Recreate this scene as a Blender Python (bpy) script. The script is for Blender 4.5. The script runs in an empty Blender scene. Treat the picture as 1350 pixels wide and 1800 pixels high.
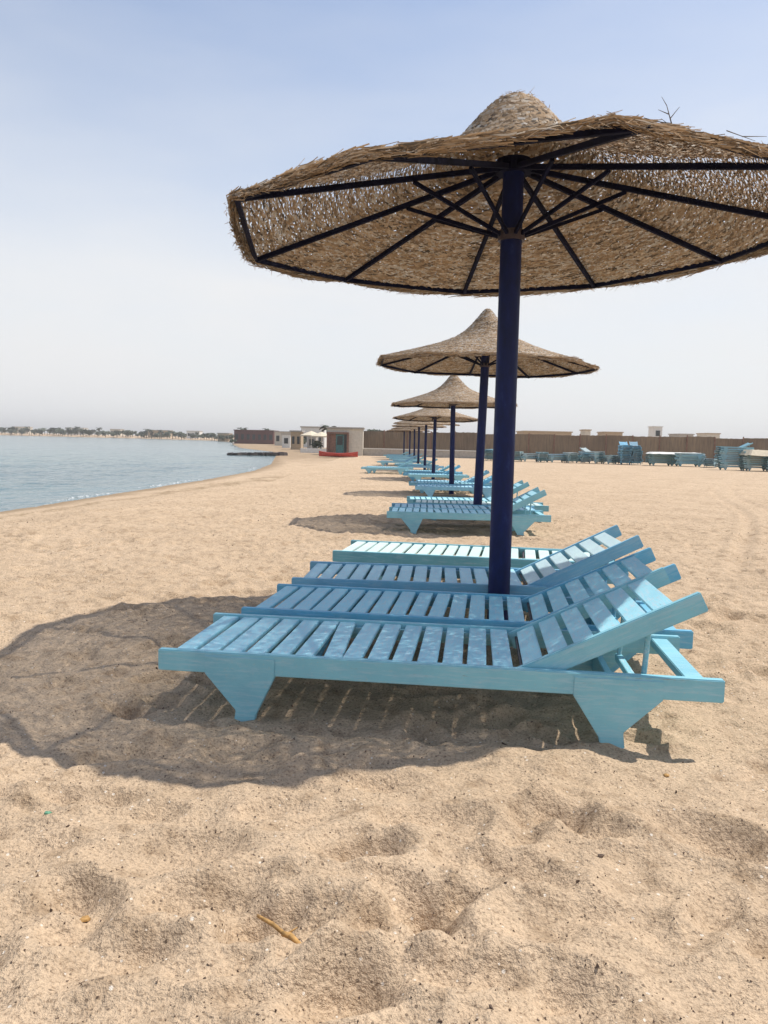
import bpy, bmesh, math, random
import numpy as np
from mathutils import Vector, Matrix, Euler

random.seed(11)
rng = np.random.default_rng(11)
R = math.radians
sc = bpy.context.scene
col = sc.collection

# ------------------------------------------------------------------ camera
cam_d = bpy.data.cameras.new("camera")
cam = bpy.data.objects.new("camera", cam_d)
col.objects.link(cam)
sc.camera = cam
cam_d.sensor_fit = 'VERTICAL'
cam_d.sensor_height = 36.0
cam_d.lens = 27.0
cam_d.clip_start = 0.05
cam_d.clip_end = 6000.0
CAMH = 1.1
HAZE = 0.0006
cam.matrix_world = Matrix.Translation((0, 0, CAMH)) @ Matrix.Rotation(R(90 - 5.33), 4, 'X') @ Matrix.Rotation(R(1.2), 4, 'Z')

# ------------------------------------------------------------------ world
SUN = Vector((1.17, 0.49, 2.30)).normalized()
w = bpy.data.worlds.new("World")
sc.world = w
w.use_nodes = True
wt = w.node_tree
wt.nodes.clear()
wo = wt.nodes.new("ShaderNodeOutputWorld")
bg = wt.nodes.new("ShaderNodeBackground")
sky = wt.nodes.new("ShaderNodeTexSky")
sky.sky_type = 'NISHITA'
sky.sun_disc = False
sky.sun_elevation = math.asin(SUN.z)
sky.sun_rotation = math.atan2(SUN.x, SUN.y)
sky.air_density = 1.0
sky.dust_density = 0.6
sky.ozone_density = 3.0
bg.inputs[1].default_value = 0.10
tc = wt.nodes.new("ShaderNodeTexCoord")
sep = wt.nodes.new("ShaderNodeSeparateXYZ")
wt.links.new(tc.outputs["Generated"], sep.inputs[0])
# thin high haze: whitens the lower sky, streaked by noise
ramp = wt.nodes.new("ShaderNodeValToRGB")
ramp.color_ramp.interpolation = 'EASE'
ramp.color_ramp.elements[0].position = 0.0
ramp.color_ramp.elements[0].color = (0.93, 0.93, 0.93, 1)
ramp.color_ramp.elements[1].position = 0.58
ramp.color_ramp.elements[1].color = (0.16, 0.16, 0.16, 1)
e = ramp.color_ramp.elements.new(0.17); e.color = (0.90, 0.90, 0.90, 1)
e = ramp.color_ramp.elements.new(0.33); e.color = (0.50, 0.50, 0.50, 1)
wt.links.new(sep.outputs[2], ramp.inputs[0])
mp = wt.nodes.new("ShaderNodeMapping")
mp.inputs["Scale"].default_value = (1.2, 1.6, 5.0)
wt.links.new(tc.outputs["Generated"], mp.inputs[0])
nz = wt.nodes.new("ShaderNodeTexNoise")
nz.inputs["Scale"].default_value = 1.7
nz.inputs["Detail"].default_value = 5
nz.inputs["Roughness"].default_value = 0.5
wt.links.new(mp.outputs[0], nz.inputs["Vector"])
ma = wt.nodes.new("ShaderNodeMath"); ma.operation = 'MULTIPLY_ADD'
ma.inputs[1].default_value = 0.62
ma.inputs[2].default_value = -0.31
wt.links.new(nz.outputs[0], ma.inputs[0])
ad = wt.nodes.new("ShaderNodeMath"); ad.operation = 'ADD'; ad.use_clamp = True
wt.links.new(ramp.outputs[0], ad.inputs[0]); wt.links.new(ma.outputs[0], ad.inputs[1])
hz = wt.nodes.new("ShaderNodeMix"); hz.data_type = 'RGBA'
wt.links.new(ad.outputs[0], hz.inputs[0])
gn = wt.nodes.new("ShaderNodeMix"); gn.data_type = 'RGBA'; gn.blend_type = 'MULTIPLY'
gn.inputs[0].default_value = 1.0
wt.links.new(sky.outputs[0], gn.inputs[6]); gn.inputs[7].default_value = (1.46, 1.42, 1.40, 1)
wt.links.new(gn.outputs[2], hz.inputs[6])
hz.inputs[7].default_value = (7.55, 7.6, 7.68, 1)
wt.links.new(hz.outputs[2], bg.inputs[0])
wt.links.new(bg.outputs[0], wo.inputs[0])

# ------------------------------------------------------------------ sun
sd = bpy.data.lights.new("sun", 'SUN')
sd.energy = 4.2
sd.angle = R(0.53)
sd.color = (1.0, 0.95, 0.87)
so = bpy.data.objects.new("sun", sd)
so.rotation_euler = (-SUN).to_track_quat('-Z', 'Y').to_euler()
so.location = (5, 3, 12)
col.objects.link(so)

sc.view_settings.view_transform = 'Standard'
sc.view_settings.look = 'None'
sc.view_settings.exposure = 0.25
sc.view_settings.gamma = 1.0
sc.view_settings.use_curve_mapping = False

# ------------------------------------------------------------------ helpers
def tag(o, label=None, cat=None, group=None, kind=None):
    if label: o["label"] = label
    if cat: o["category"] = cat
    if group: o["group"] = group
    if kind: o["kind"] = kind
    return o

def empty(name, loc=(0, 0, 0), rz=0.0):
    o = bpy.data.objects.new(name, None)
    o.empty_display_size = 0.1
    o.location = loc
    o.rotation_euler = (0, 0, rz)
    col.objects.link(o)
    return o

class MB:
    def __init__(s):
        s.v = []; s.f = []; s.c = []
    def add(s, vs, fs, c=0.5):
        n = len(s.v)
        s.v += [tuple(p) for p in vs]
        s.f += [tuple(i + n for i in f) for f in fs]
        s.c += [c] * len(fs)
    def box(s, x0, x1, y0, y1, z0, z1, M=None, c=0.5):
        vs = [Vector(p) for p in ((x0,y0,z0),(x1,y0,z0),(x1,y1,z0),(x0,y1,z0),(x0,y0,z1),(x1,y0,z1),(x1,y1,z1),(x0,y1,z1))]
        if M: vs = [M @ p for p in vs]
        s.add(vs, [(3,2,1,0),(4,5,6,7),(0,1,5,4),(1,2,6,5),(2,3,7,6),(3,0,4,7)], c)
    def prism_xz(s, poly, y0, y1):
        n = len(poly)
        vs = [(x, y0, z) for x, z in poly] + [(x, y1, z) for x, z in poly]
        fs = [tuple(range(n)), tuple(range(2*n-1, n-1, -1))]
        for i in range(n):
            j = (i + 1) % n
            fs.append((j, i, n + i, n + j))
        s.add(vs, fs)
    def tube(s, p, q, r0, r1=None, n=8, cap=True, c=0.5):
        p = Vector(p); q = Vector(q); r1 = r0 if r1 is None else r1
        d = (q - p).normalized()
        a = d.orthogonal().normalized(); b = d.cross(a)
        vs = []
        for P, r in ((p, r0), (q, r1)):
            for i in range(n):
                t = 2 * math.pi * i / n
                vs.append(P + (a * math.cos(t) + b * math.sin(t)) * r)
        fs = [(i, (i+1) % n, n + (i+1) % n, n + i) for i in range(n)]
        if cap: fs += [tuple(range(n-1, -1, -1)), tuple(range(n, 2*n))]
        s.add(vs, fs, c)
    def path(s, pts, rs, n=6, c=0.5):
        for i in range(len(pts) - 1):
            s.tube(pts[i], pts[i+1], rs[i], rs[i+1], n, True, c)
    def build(s, name, m, parent=None, bevel=0.0, smooth=False, attr=False):
        me = bpy.data.meshes.new(name)
        me.from_pydata(s.v, [], s.f)
        if attr:
            at = me.attributes.new("tone", 'FLOAT', 'FACE')
            at.data.foreach_set("value", s.c)
        bm = bmesh.new(); bm.from_mesh(me)
        if not attr:
            bmesh.ops.recalc_face_normals(bm, faces=bm.faces)
        if bevel:
            bmesh.ops.bevel(bm, geom=[e for e in bm.edges if len(e.link_faces) == 2 and e.calc_face_angle(0) > 0.3], offset=bevel, segments=2, affect='EDGES', clamp_overlap=True)
        bm.to_mesh(me); bm.free()
        if smooth:
            for p in me.polygons: p.use_smooth = True
        me.materials.append(m)
        o = bpy.data.objects.new(name, me)
        col.objects.link(o)
        o.parent = parent
        return o

def copy_tree(o, parent=None, color=None):
    c = o.copy(); col.objects.link(c); c.parent = parent
    if color is not None: c.color = color
    for ch in [x for x in KIDS.get(o.name, [])] if False else list(o.children):
        copy_tree(ch, c, color)
    return c
KIDS = {}

def setcol(o, c):
    o.color = c
    for ch in o.children_recursive: ch.color = c

# --- node helpers
def new_mat(name):
    m = bpy.data.materials.new(name)
    m.use_nodes = True
    nt = m.node_tree
    nt.nodes.clear()
    out = nt.nodes.new("ShaderNodeOutputMaterial")
    b = nt.nodes.new("ShaderNodeBsdfPrincipled")
    nt.links.new(b.outputs[0], out.inputs[0])
    return m, nt, b, out
def N(nt, t, **kw):
    n = nt.nodes.new(t)
    for k, v in kw.items(): setattr(n, k, v)
    return n
def noise(nt, vec, scale, detail=4, rough=0.55):
    n = N(nt, "ShaderNodeTexNoise")
    n.inputs["Scale"].default_value = scale
    n.inputs["Detail"].default_value = detail
    n.inputs["Roughness"].default_value = rough
    if vec is not None: nt.links.new(vec, n.inputs["Vector"])
    return n
def cramp(nt, fac, stops):
    r = N(nt, "ShaderNodeValToRGB")
    els = r.color_ramp.elements
    els[0].position, els[0].color = stops[0][0], (*stops[0][1], 1)
    els[1].position, els[1].color = stops[-1][0], (*stops[-1][1], 1)
    for p, c in stops[1:-1]:
        e = els.new(p); e.color = (*c, 1)
    nt.links.new(fac, r.inputs[0])
    return r
def mixc(nt, fac, a, b, mode='MIX'):
    m = N(nt, "ShaderNodeMix", data_type='RGBA', blend_type=mode)
    for sock, val in ((m.inputs[0], fac), (m.inputs[6], a), (m.inputs[7], b)):
        if isinstance(val, (int, float)): sock.default_value = val
        elif isinstance(val, tuple): sock.default_value = (*val, 1)
        else: nt.links.new(val, sock)
    return m.outputs[2]
def bump(nt, b, h, strength, dist, prev=None):
    n = N(nt, "ShaderNodeBump")
    n.inputs["Strength"].default_value = strength
    n.inputs["Distance"].default_value = dist
    nt.links.new(h, n.inputs["Height"])
    if prev is not None: nt.links.new(prev, n.inputs["Normal"])
    nt.links.new(n.outputs[0], b.inputs["Normal"])
    return n.outputs[0]
def objvec(nt, scale=(1, 1, 1)):
    t = N(nt, "ShaderNodeTexCoord")
    m = N(nt, "ShaderNodeMapping")
    m.inputs["Scale"].default_value = scale
    nt.links.new(t.outputs["Object"], m.inputs[0])
    return m.outputs[0]

def simple(name, c, rough=0.7, var=0.25, scale=6.0, metal=0.0, spec=0.5):
    m, nt, b, out = new_mat(name)
    v = objvec(nt)
    n = noise(nt, v, scale, 5)
    lo = tuple(x * (1 - var) for x in c); hi = tuple(min(1, x * (1 + var)) for x in c)
    r = cramp(nt, n.outputs[0], [(0.3, lo), (0.7, hi)])
    nt.links.new(r.outputs[0], b.inputs["Base Color"])
    b.inputs["Roughness"].default_value = rough
    b.inputs["Metallic"].default_value = metal
    b.inputs["Specular IOR Level"].default_value = spec
    bump(nt, b, n.outputs[0], 0.3, 0.01)
    return m

def mat_sand():
    m, nt, b, out = new_mat("sand")
    g = N(nt, "ShaderNodeNewGeometry")
    P = g.outputs["Position"]
    n1 = noise(nt, P, 0.9, 6, 0.6)
    n2 = noise(nt, P, 9.0, 6, 0.65)
    n3 = noise(nt, P, 110.0, 3, 0.7)
    base = cramp(nt, n1.outputs[0], [(0.3, (0.465, 0.345, 0.230)), (0.7, (0.550, 0.415, 0.284))]).outputs[0]
    pat = cramp(nt, n2.outputs[0], [(0.34, (0.74, 0.71, 0.68)), (0.47, (0.98, 0.98, 0.98)), (0.75, (1.10, 1.09, 1.08))]).outputs[0]
    c = mixc(nt, 1.0, base, pat, 'MULTIPLY')
    gr = cramp(nt, n3.outputs[0], [(0.33, (0.40, 0.35, 0.32)), (0.46, (0.97, 0.97, 0.97)), (0.70, (1.30, 1.29, 1.27))]).outputs[0]
    c = mixc(nt, 0.75, c, gr, 'MULTIPLY')
    # coarse mid-size flecks (shell crumbs, dry weed)
    for sc_, th, dark in ((60.0, 0.13, (0.12, 0.085, 0.06)), (17.0, 0.045, (0.15, 0.10, 0.07)), (45.0, 0.10, (0.75, 0.68, 0.58))):
        vo = N(nt, "ShaderNodeTexVoronoi"); vo.inputs["Scale"].default_value = sc_
        ng = N(nt, "ShaderNodeMapping"); ng.inputs["Location"].default_value = (sc_, 3.1, 0)
        nt.links.new(P, ng.inputs[0])
        nt.links.new(ng.outputs[0], vo.inputs["Vector"])
        sp = N(nt, "ShaderNodeSeparateColor"); nt.links.new(vo.outputs["Color"], sp.inputs[0])
        th_n = N(nt, "ShaderNodeMath", operation='MULTIPLY'); nt.links.new(sp.outputs[0], th_n.inputs[0]); th_n.inputs[1].default_value = th * 2
        lt = N(nt, "ShaderNodeMath", operation='LESS_THAN'); nt.links.new(vo.outputs["Distance"], lt.inputs[0]); nt.links.new(th_n.outputs[0], lt.inputs[1])
        sel = N(nt, "ShaderNodeMath", operation='GREATER_THAN'); nt.links.new(sp.outputs[1], sel.inputs[0]); sel.inputs[1].default_value = 0.55
        mu = N(nt, "ShaderNodeMath", operation='MULTIPLY'); nt.links.new(lt.outputs[0], mu.inputs[0]); nt.links.new(sel.outputs[0], mu.inputs[1])
        mu2 = N(nt, "ShaderNodeMath", operation='MULTIPLY'); nt.links.new(mu.outputs[0], mu2.inputs[0]); mu2.inputs[1].default_value = 0.75
        c = mixc(nt, mu2.outputs[0], c, dark)
    # damp strip at the water's edge
    sx = N(nt, "ShaderNodeSeparateXYZ"); nt.links.new(P, sx.inputs[0])
    mr = N(nt, "ShaderNodeMapRange"); mr.inputs[1].default_value = -0.325; mr.inputs[2].default_value = -0.275
    nj = noise(nt, P, 0.8, 3); a = N(nt, "ShaderNodeMath", operation='MULTIPLY_ADD'); nt.links.new(nj.outputs[0], a.inputs[0]); a.inputs[1].default_value = 0.05
    nt.links.new(sx.outputs[2], a.inputs[2])
    nt.links.new(a.outputs[0], mr.inputs[0])
    wx = N(nt, "ShaderNodeMath", operation='LESS_THAN'); nt.links.new(sx.outputs[0], wx.inputs[0]); wx.inputs[1].default_value = -3.5
    inv = N(nt, "ShaderNodeMath", operation='SUBTRACT'); inv.inputs[0].default_value = 1.0; nt.links.new(mr.outputs[0], inv.inputs[1])
    wet = N(nt, "ShaderNodeMath", operation='MULTIPLY'); nt.links.new(inv.outputs[0], wet.inputs[0]); nt.links.new(wx.outputs[0], wet.inputs[1])
    c = mixc(nt, wet.outputs[0], c, (0.30, 0.215, 0.135))
    wl = N(nt, "ShaderNodeMapRange", interpolation_type='SMOOTHSTEP'); wl.inputs[1].default_value = 0.0; wl.inputs[2].default_value = 0.022
    wa = N(nt, "ShaderNodeMath", operation='ADD'); nt.links.new(a.outputs[0], wa.inputs[0]); wa.inputs[1].default_value = 0.225
    wb = N(nt, "ShaderNodeMath", operation='ABSOLUTE'); nt.links.new(wa.outputs[0], wb.inputs[0]); nt.links.new(wb.outputs[0], wl.inputs[0])
    wi = N(nt, "ShaderNodeMath", operation='SUBTRACT'); wi.inputs[0].default_value = 1.0; nt.links.new(wl.outputs[0], wi.inputs[1])
    wm = N(nt, "ShaderNodeMath", operation='MULTIPLY'); nt.links.new(wi.outputs[0], wm.inputs[0]); nt.links.new(wx.outputs[0], wm.inputs[1])
    wn = cramp(nt, n2.outputs[0], [(0.42, (0, 0, 0)), (0.56, (.8, .8, .8))]).outputs[0]
    wq = N(nt, "ShaderNodeMath", operation='MULTIPLY'); nt.links.new(wm.outputs[0], wq.inputs[0]); nt.links.new(wn, wq.inputs[1])
    c = mixc(nt, wq.outputs[0], c, (0.20, 0.14, 0.07))
    nt.links.new(c, b.inputs["Base Color"])
    b.inputs["Roughness"].default_value = 0.95
    b.inputs["Specular IOR Level"].default_value = 0.15
    nb = noise(nt, P, 26.0, 5, 0.7)
    p = bump(nt, b, nb.outputs[0], 0.75, 0.036)
    p = bump(nt, b, n3.outputs[0], 0.35, 0.005, p)
    return m

def mat_paint(name, gscale, wear, dust):
    m, nt, b, out = new_mat(name)
    oi = N(nt, "ShaderNodeObjectInfo")
    v = objvec(nt, (1, 1, 1))
    vs = objvec(nt, gscale)
    n1 = noise(nt, v, 4, 6, 0.6)
    n2 = noise(nt, vs, 7, 6, 0.7)
    n3 = noise(nt, v, 70, 4, 0.7)
    n4 = noise(nt, vs, 26, 4, 0.7)
    t1 = cramp(nt, n1.outputs[0], [(0.3, (0.82, 0.84, 0.88)), (0.6, (1, 1, 1)), (0.8, (1.08, 1.06, 1.04))]).outputs[0]
    c = mixc(nt, 1.0, oi.outputs["Color"], t1, 'MULTIPLY')
    f = cramp(nt, n2.outputs[0], [(0.48, (0, 0, 0)), (0.68, (wear,) * 3)]).outputs[0]
    c = mixc(nt, f, c, (0.52, 0.64, 0.71))
    f2 = cramp(nt, n3.outputs[0], [(0.58, (0, 0, 0)), (0.70, (dust,) * 3)]).outputs[0]
    c = mixc(nt, f2, c, (0.52, 0.49, 0.42))
    f3 = cramp(nt, n4.outputs[0], [(0.26, (wear * 1.2,) * 3), (0.36, (0, 0, 0))]).outputs[0]
    c = mixc(nt, f3, c, (0.10, 0.22, 0.32))
    # chips down to bare grey wood
    n5 = noise(nt, vs, 3.1, 8, 0.75)
    f5 = cramp(nt, n5.outputs[0], [(0.655, (0, 0, 0)), (0.672, (.75,) * 3)]).outputs[0]
    c = mixc(nt, f5, c, (0.26, 0.22, 0.17))
    nt.links.new(c, b.inputs["Base Color"])
    b.inputs["Roughness"].default_value = 0.5
    p = bump(nt, b, n4.outputs[0], 0.4, 0.002)
    bump(nt, b, n3.outputs[0], 0.2, 0.0015, p)
    return m

def mat_pole():
    m, nt, b, out = new_mat("navy_pole_paint")
    v = objvec(nt, (3, 3, 1))
    n = noise(nt, v, 5, 6, 0.7)
    c = cramp(nt, n.outputs[0], [(0.3, (0.005, 0.010, 0.045)), (0.6, (0.006, 0.014, 0.085)), (0.70, (0.018, 0.035, 0.12)), (0.76, (0.08, 0.06, 0.05))]).outputs[0]
    nt.links.new(c, b.inputs["Base Color"])
    b.inputs["Roughness"].default_value = 0.55
    b.inputs["Specular IOR Level"].default_value = 0.25
    bump(nt, b, n.outputs[0], 0.3, 0.004)
    return m

def mat_straw():
    m, nt, b, out = new_mat("woven_reed")
    at = N(nt, "ShaderNodeAttribute", attribute_name="tone")
    v = objvec(nt)
    n = noise(nt, v, 3.0, 4)
    s = N(nt, "ShaderNodeMath", operation='MULTIPLY_ADD'); nt.links.new(n.outputs[0], s.inputs[0]); s.inputs[1].default_value = 0.30
    nt.links.new(at.outputs["Fac"], s.inputs[2])
    c = cramp(nt, s.outputs[0], [(0.12, (0.10, 0.080, 0.060)), (0.34, (0.27, 0.19, 0.12)), (0.56, (0.44, 0.30, 0.175)), (0.76, (0.54, 0.44, 0.33)), (1.0, (0.60, 0.56, 0.50))]).outputs[0]
    nt.links.new(c, b.inputs["Base Color"])
    b.inputs["Roughness"].default_value = 0.8
    b.inputs["Specular IOR Level"].default_value = 0.25
    tr = N(nt, "ShaderNodeBsdfTranslucent"); nt.links.new(c, tr.inputs[0])
    mx = N(nt, "ShaderNodeMixShader"); mx.inputs[0].default_value = 0.22
    nt.links.new(b.outputs[0], mx.inputs[1]); nt.links.new(tr.outputs[0], mx.inputs[2])
    nt.links.new(mx.outputs[0], out.inputs[0])
    return m

def mat_water():
    m, nt, b, out = new_mat("sea_water")
    g = N(nt, "ShaderNodeNewGeometry")
    mpn = N(nt, "ShaderNodeMapping"); nt.links.new(g.outputs["Position"], mpn.inputs[0])
    mpn.inputs["Scale"].default_value = (0.9, 0.45, 1)
    mpn.inputs["Rotation"].default_value = (0, 0, 0.25)
    n1 = noise(nt, mpn.outputs[0], 3.2, 4, 0.6)
    n2 = noise(nt, mpn.outputs[0], 0.45, 4, 0.55)
    n3 = noise(nt, g.outputs["Position"], 0.06, 4, 0.6)
    c = cramp(nt, n3.outputs[0], [(0.35, (0.055, 0.115, 0.135)), (0.65, (0.10, 0.175, 0.18))]).outputs[0]
    nt.links.new(c, b.inputs["Base Color"])
    b.inputs["Roughness"].default_value = 0.12
    b.inputs["IOR"].default_value = 1.33
    p = bump(nt, b, n2.outputs[0], 0.9, 0.28)
    bump(nt, b, n1.outputs[0], 0.9, 0.09, p)
    return m

def mat_leaf(name, c):
    m, nt, b, out = new_mat(name)
    at = N(nt, "ShaderNodeAttribute", attribute_name="tone")
    r = cramp(nt, at.outputs["Fac"], [(0.0, tuple(x * .6 for x in c)), (1.0, tuple(x * 1.5 for x in c))])
    nt.links.new(r.outputs[0], b.inputs["Base Color"])
    b.inputs["Roughness"].default_value = 0.7
    return m

def mat_reedfence():
    m, nt, b, out = new_mat("brown_reed_fence")
    v = objvec(nt, (1, 1, 1))
    vs = objvec(nt, (9, 9, 0.5))
    n1 = noise(nt, v, 0.35, 5); n2 = noise(nt, vs, 2.0, 4)
    c = cramp(nt, n1.outputs[0], [(0.3, (0.16, 0.12, 0.085)), (0.7, (0.27, 0.21, 0.145))]).outputs[0]
    d = cramp(nt, n2.outputs[0], [(0.3, (0.7, 0.7, 0.7)), (0.7, (1.2, 1.15, 1.1))]).outputs[0]
    c = mixc(nt, 1.0, c, d, 'MULTIPLY')
    nt.links.new(c, b.inputs["Base Color"]); b.inputs["Roughness"].default_value = 0.9
    bump(nt, b, n2.outputs[0], 0.5, 0.02)
    return m

def mat_foam():
    m, nt, b, out = new_mat("sea_foam")
    g = N(nt, "ShaderNodeNewGeometry")
    n = noise(nt, g.outputs["Position"], 7.0, 6, 0.75)
    a = cramp(nt, n.outputs[0], [(0.46, (0, 0, 0)), (0.66, (.7, .7, .7))]).outputs[0]
    b.inputs["Base Color"].default_value = (.72, .74, .74, 1)
    b.inputs["Roughness"].default_value = 0.8
    nt.links.new(a, b.inputs["Alpha"])
    return m

M = dict(
    sand=mat_sand(), paint=mat_paint('weathered_blue_slat_paint', (14, 2.0, 14), .8, .6), rail=mat_paint('weathered_blue_rail_paint', (1.3, 14, 14), .38, .22), pole=mat_pole(), straw=mat_straw(), water=mat_water(),
    frame=simple("dark_frame_wood", (0.006, 0.007, 0.022), 0.8, 0.5, 14, 0.0, 0.12),
    leaf=mat_leaf("tree_foliage", (0.085, 0.100, 0.060)), leafd=mat_leaf("palm_foliage", (0.065, 0.080, 0.050)),
    trunk=simple("tree_bark", (0.12, 0.09, 0.06), 0.9), fence=mat_reedfence(),
    cream=simple("cream_plaster", (0.58, 0.53, 0.44), 0.85, 0.12), white=simple("white_plaster", (0.68, 0.67, 0.63), 0.85, 0.1),
    grey=simple("grey_concrete", (0.40, 0.37, 0.33), 0.9, 0.15), tan=simple("tan_plaster", (0.42, 0.32, 0.21), 0.9, 0.15),
    brown=simple("brown_boards", (0.22, 0.12, 0.085), 0.8, 0.3), dark=simple("dark_opening", (0.025, 0.03, 0.03), 0.4, 0.3),
    teal=simple("teal_door_paint", (0.05, 0.16, 0.16), 0.5, 0.2), red=simple("red_boat_paint", (0.46, 0.055, 0.04), 0.4, 0.2),
    rust=simple("dark_red_panels", (0.13, 0.055, 0.045), 0.8, 0.3), jetty=simple("dark_wet_stone", (0.07, 0.055, 0.05), 0.7, 0.35),
    foam=mat_foam(), canvas=simple("cream_canvas", (0.62, 0.54, 0.40), 0.85, 0.1),
    twig=simple("dry_twig", (0.42, 0.24, 0.08), 0.8, 0.35, 40), pebble=simple("dark_crumbs", (0.10, 0.065, 0.045), 0.9, 0.5, 30),
    greenbit=simple("green_glass_scrap", (0.12, 0.30, 0.18), 0.5, 0.2, 40), steel=simple("rusty_bracket", (0.10, 0.08, 0.09), 0.5, 0.4, 20, 0.6),
)

# ------------------------------------------------------------------ terrain
def perlin(x, y, seed):
    r = np.random.default_rng(seed)
    n = 256
    g = r.uniform(0, 2 * np.pi, (n, n))
    gx, gy = np.cos(g), np.sin(g)
    xi = np.floor(x).astype(int); yi = np.floor(y).astype(int)
    xf = x - xi; yf = y - yi
    u = xf * xf * xf * (xf * (xf * 6 - 15) + 10); v = yf * yf * yf * (yf * (yf * 6 - 15) + 10)
    def d(ix, iy, fx, fy):
        a = ix % n; b_ = iy % n
        return gx[a, b_] * fx + gy[a, b_] * fy
    n00 = d(xi, yi, xf, yf); n10 = d(xi + 1, yi, xf - 1, yf)
    n01 = d(xi, yi + 1, xf, yf - 1); n11 = d(xi + 1, yi + 1, xf - 1, yf - 1)
    return (n00 * (1 - u) + n10 * u) * (1 - v) + (n01 * (1 - u) + n11 * u) * v

WL = -0.36
COAST = [(-12, -60), (-9, 0), (-7.6, 9), (-7.1, 14), (-6.6, 20), (-6.1, 26.4), (-5.8, 34), (-6.4, 43), (-8.2, 57), (-9.6, 68), (-12, 82), (-20, 105), (-30, 150), (-44, 220), (-66, 290), (-110, 340), (-200, 395), (-400, 440), (-1600, 520)]
def coast_sd(x, y):
    best = np.full(x.shape, 1e9); sgn = np.ones(x.shape)
    for (ax, ay), (bx, by) in zip(COAST[:-1], COAST[1:]):
        dx, dy = bx - ax, by - ay
        t = np.clip(((x - ax) * dx + (y - ay) * dy) / (dx * dx + dy * dy), 0, 1)
        ex, ey = x - (ax + t * dx), y - (ay + t * dy)
        d = np.hypot(ex, ey)
        cr = dx * ey - dy * ex      # >0 : left of the travel direction = sea
        m_ = d < best
        best = np.where(m_, d, best)
        sgn = np.where(m_, np.where(cr > 0, -1, 1), sgn)
    return best * sgn
def sstep(t):
    t = np.clip(t, 0, 1); return t * t * (3 - 2 * t)

FP = []
_r = np.random.default_rng(5)
for i in range(900):                      # scuffed old footprints
    fy = 1.2 + 12.0 * _r.random() ** 1.3; fx = (_r.random() - 0.5) * (2.4 + fy * 1.3) + 0.2
    FP.append((fx, fy, _r.uniform(0.045, 0.075), _r.uniform(1.5, 2.6), _r.normal(0.25, 0.6), _r.uniform(0.008, 0.028)))
# a few placed where the photograph shows clear hollows: (x, y, radius, stretch, angle, depth)
FP += [(-0.52, 1.93, .10, 1.8, .1, .030), (-0.30, 1.70, .10, 1.9, .0, .026), (-0.24, 1.60, .09, 1.3, .5, .026), (0.11, 1.68, .085, 1.6, .9, .026), (0.16, 2.13, .08, 1.8, .2, .03), (0.38, 1.86, .07, 1.7, 2.5, .03), (0.60, 2.12, .07, 1.8, 2.4, .03), (0.95, 2.05, .09, 2.0, 2.4, .04), (-.05, 1.95, .08, 1.5, .2, .025)]

def gh(x, y, fine=True):
    x = np.asarray(x, float); y = np.asarray(y, float)
    z = np.interp(y, [-10, 8, 19, 28, 60, 72, 4000], [0, 0, -0.20, -0.27, -0.34, -0.34, -0.34])
    d = coast_sd(x, y)
    far = sstep((-x - 25) / 40) * sstep((d - 1) / 25)
    z = z + far * 1.1
    k = sstep(d / 4.2)
    shore = WL + 0.05 * np.clip(d, 0, 1.0) + (z - WL) * k
    z = np.where(d > 0, np.minimum(shore, np.maximum(z, WL + 0.02)), WL - np.minimum(-d * 0.09, 1.6))
    calm = np.clip(1 - np.abs(y) / 140, 0, 1) * np.clip((d + 0.3) / 2.5, 0.08, 1)
    z = z + calm * 0.035 * perlin(x * 0.9 + 3.3, y * 0.8 + 1.2, 1)
    z = z + calm * 0.020 * perlin(x * 2.6, y * 2.4, 2)
    if fine:
        z = z + calm * 0.020 * perlin(x * 6.0 + 5, y * 6.0, 3)
        near = np.clip(1 - (np.abs(y) - 22) / 20, 0, 1)
        z = z + calm * near * np.interp(y, [0, 2.5, 5, 9], [.006, .009, .017, .024]) * perlin(x * 13, y * 14, 4)
        z = z + calm * near * np.interp(y, [0, 3, 7], [.0055, .0065, .010]) * perlin(x * 30, y * 30, 6)
        z = z + 0.05 * np.exp(-(((x - .672) / .16) ** 2 + ((y - 4.37) / .16) ** 2)) + 0.05 * np.exp(-(((x - 1.33) / .2) ** 2 + ((y - 10.95) / .2) ** 2))
        for off in (0, .55):
            dd = (x - (4.05 + off)) - (y - 8.5) * .42 + .25 * np.sin(y * .35)
            z = z + near * calm * sstep((x - 2.5) / 1.5) * (-.030 * np.exp(-(dd / .09) ** 2) + .016 * np.exp(-((np.abs(dd) - .17) / .06) ** 2))
        for lx, ly in ((-.535, 2.89), (.865, 2.72), (-.455, 3.55), (.945, 3.37)):     # sand heaped round the feet
            q = np.hypot((x - lx) / 1.3, y - ly)
            z = z + .020 * np.exp(-((q - .03) / .06) ** 2) * (1 + .5 * perlin(x * 20, y * 20, 12))
        # ridge left along the edge of the trodden patch in front of the first lounger
        z = z + 0.035 * np.exp(-((x - 0.50) / 0.22) ** 2 - ((y - 2.62) / 0.10) ** 2)
        z = z + 0.018 * np.exp(-((x + 0.35) / 0.35) ** 2 - ((y - 2.48) / 0.08) ** 2)
        for fx, fy, r, st, a, dp in FP:
            m_ = (np.abs(x - fx) < r * st * 2.4) & (np.abs(y - fy) < r * st * 2.4)
            if not m_.any(): continue
            xx, yy = x[m_] - fx, y[m_] - fy
            u = (xx * math.cos(a) + yy * math.sin(a)) / (r * st); v = (-xx * math.sin(a) + yy * math.cos(a)) / r
            q = u * u + v * v; dp = dp * 1.5 if dp > .02 else dp * 1.25
            z[m_] += -dp * np.exp(-q * 1.6) + dp * 0.45 * np.exp(-((np.sqrt(q) - 1.35) / 0.35) ** 2)
    return z
def gz(x, y):
    return float(gh(np.array([x, x]), np.array([y, y]), False)[0])

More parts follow.
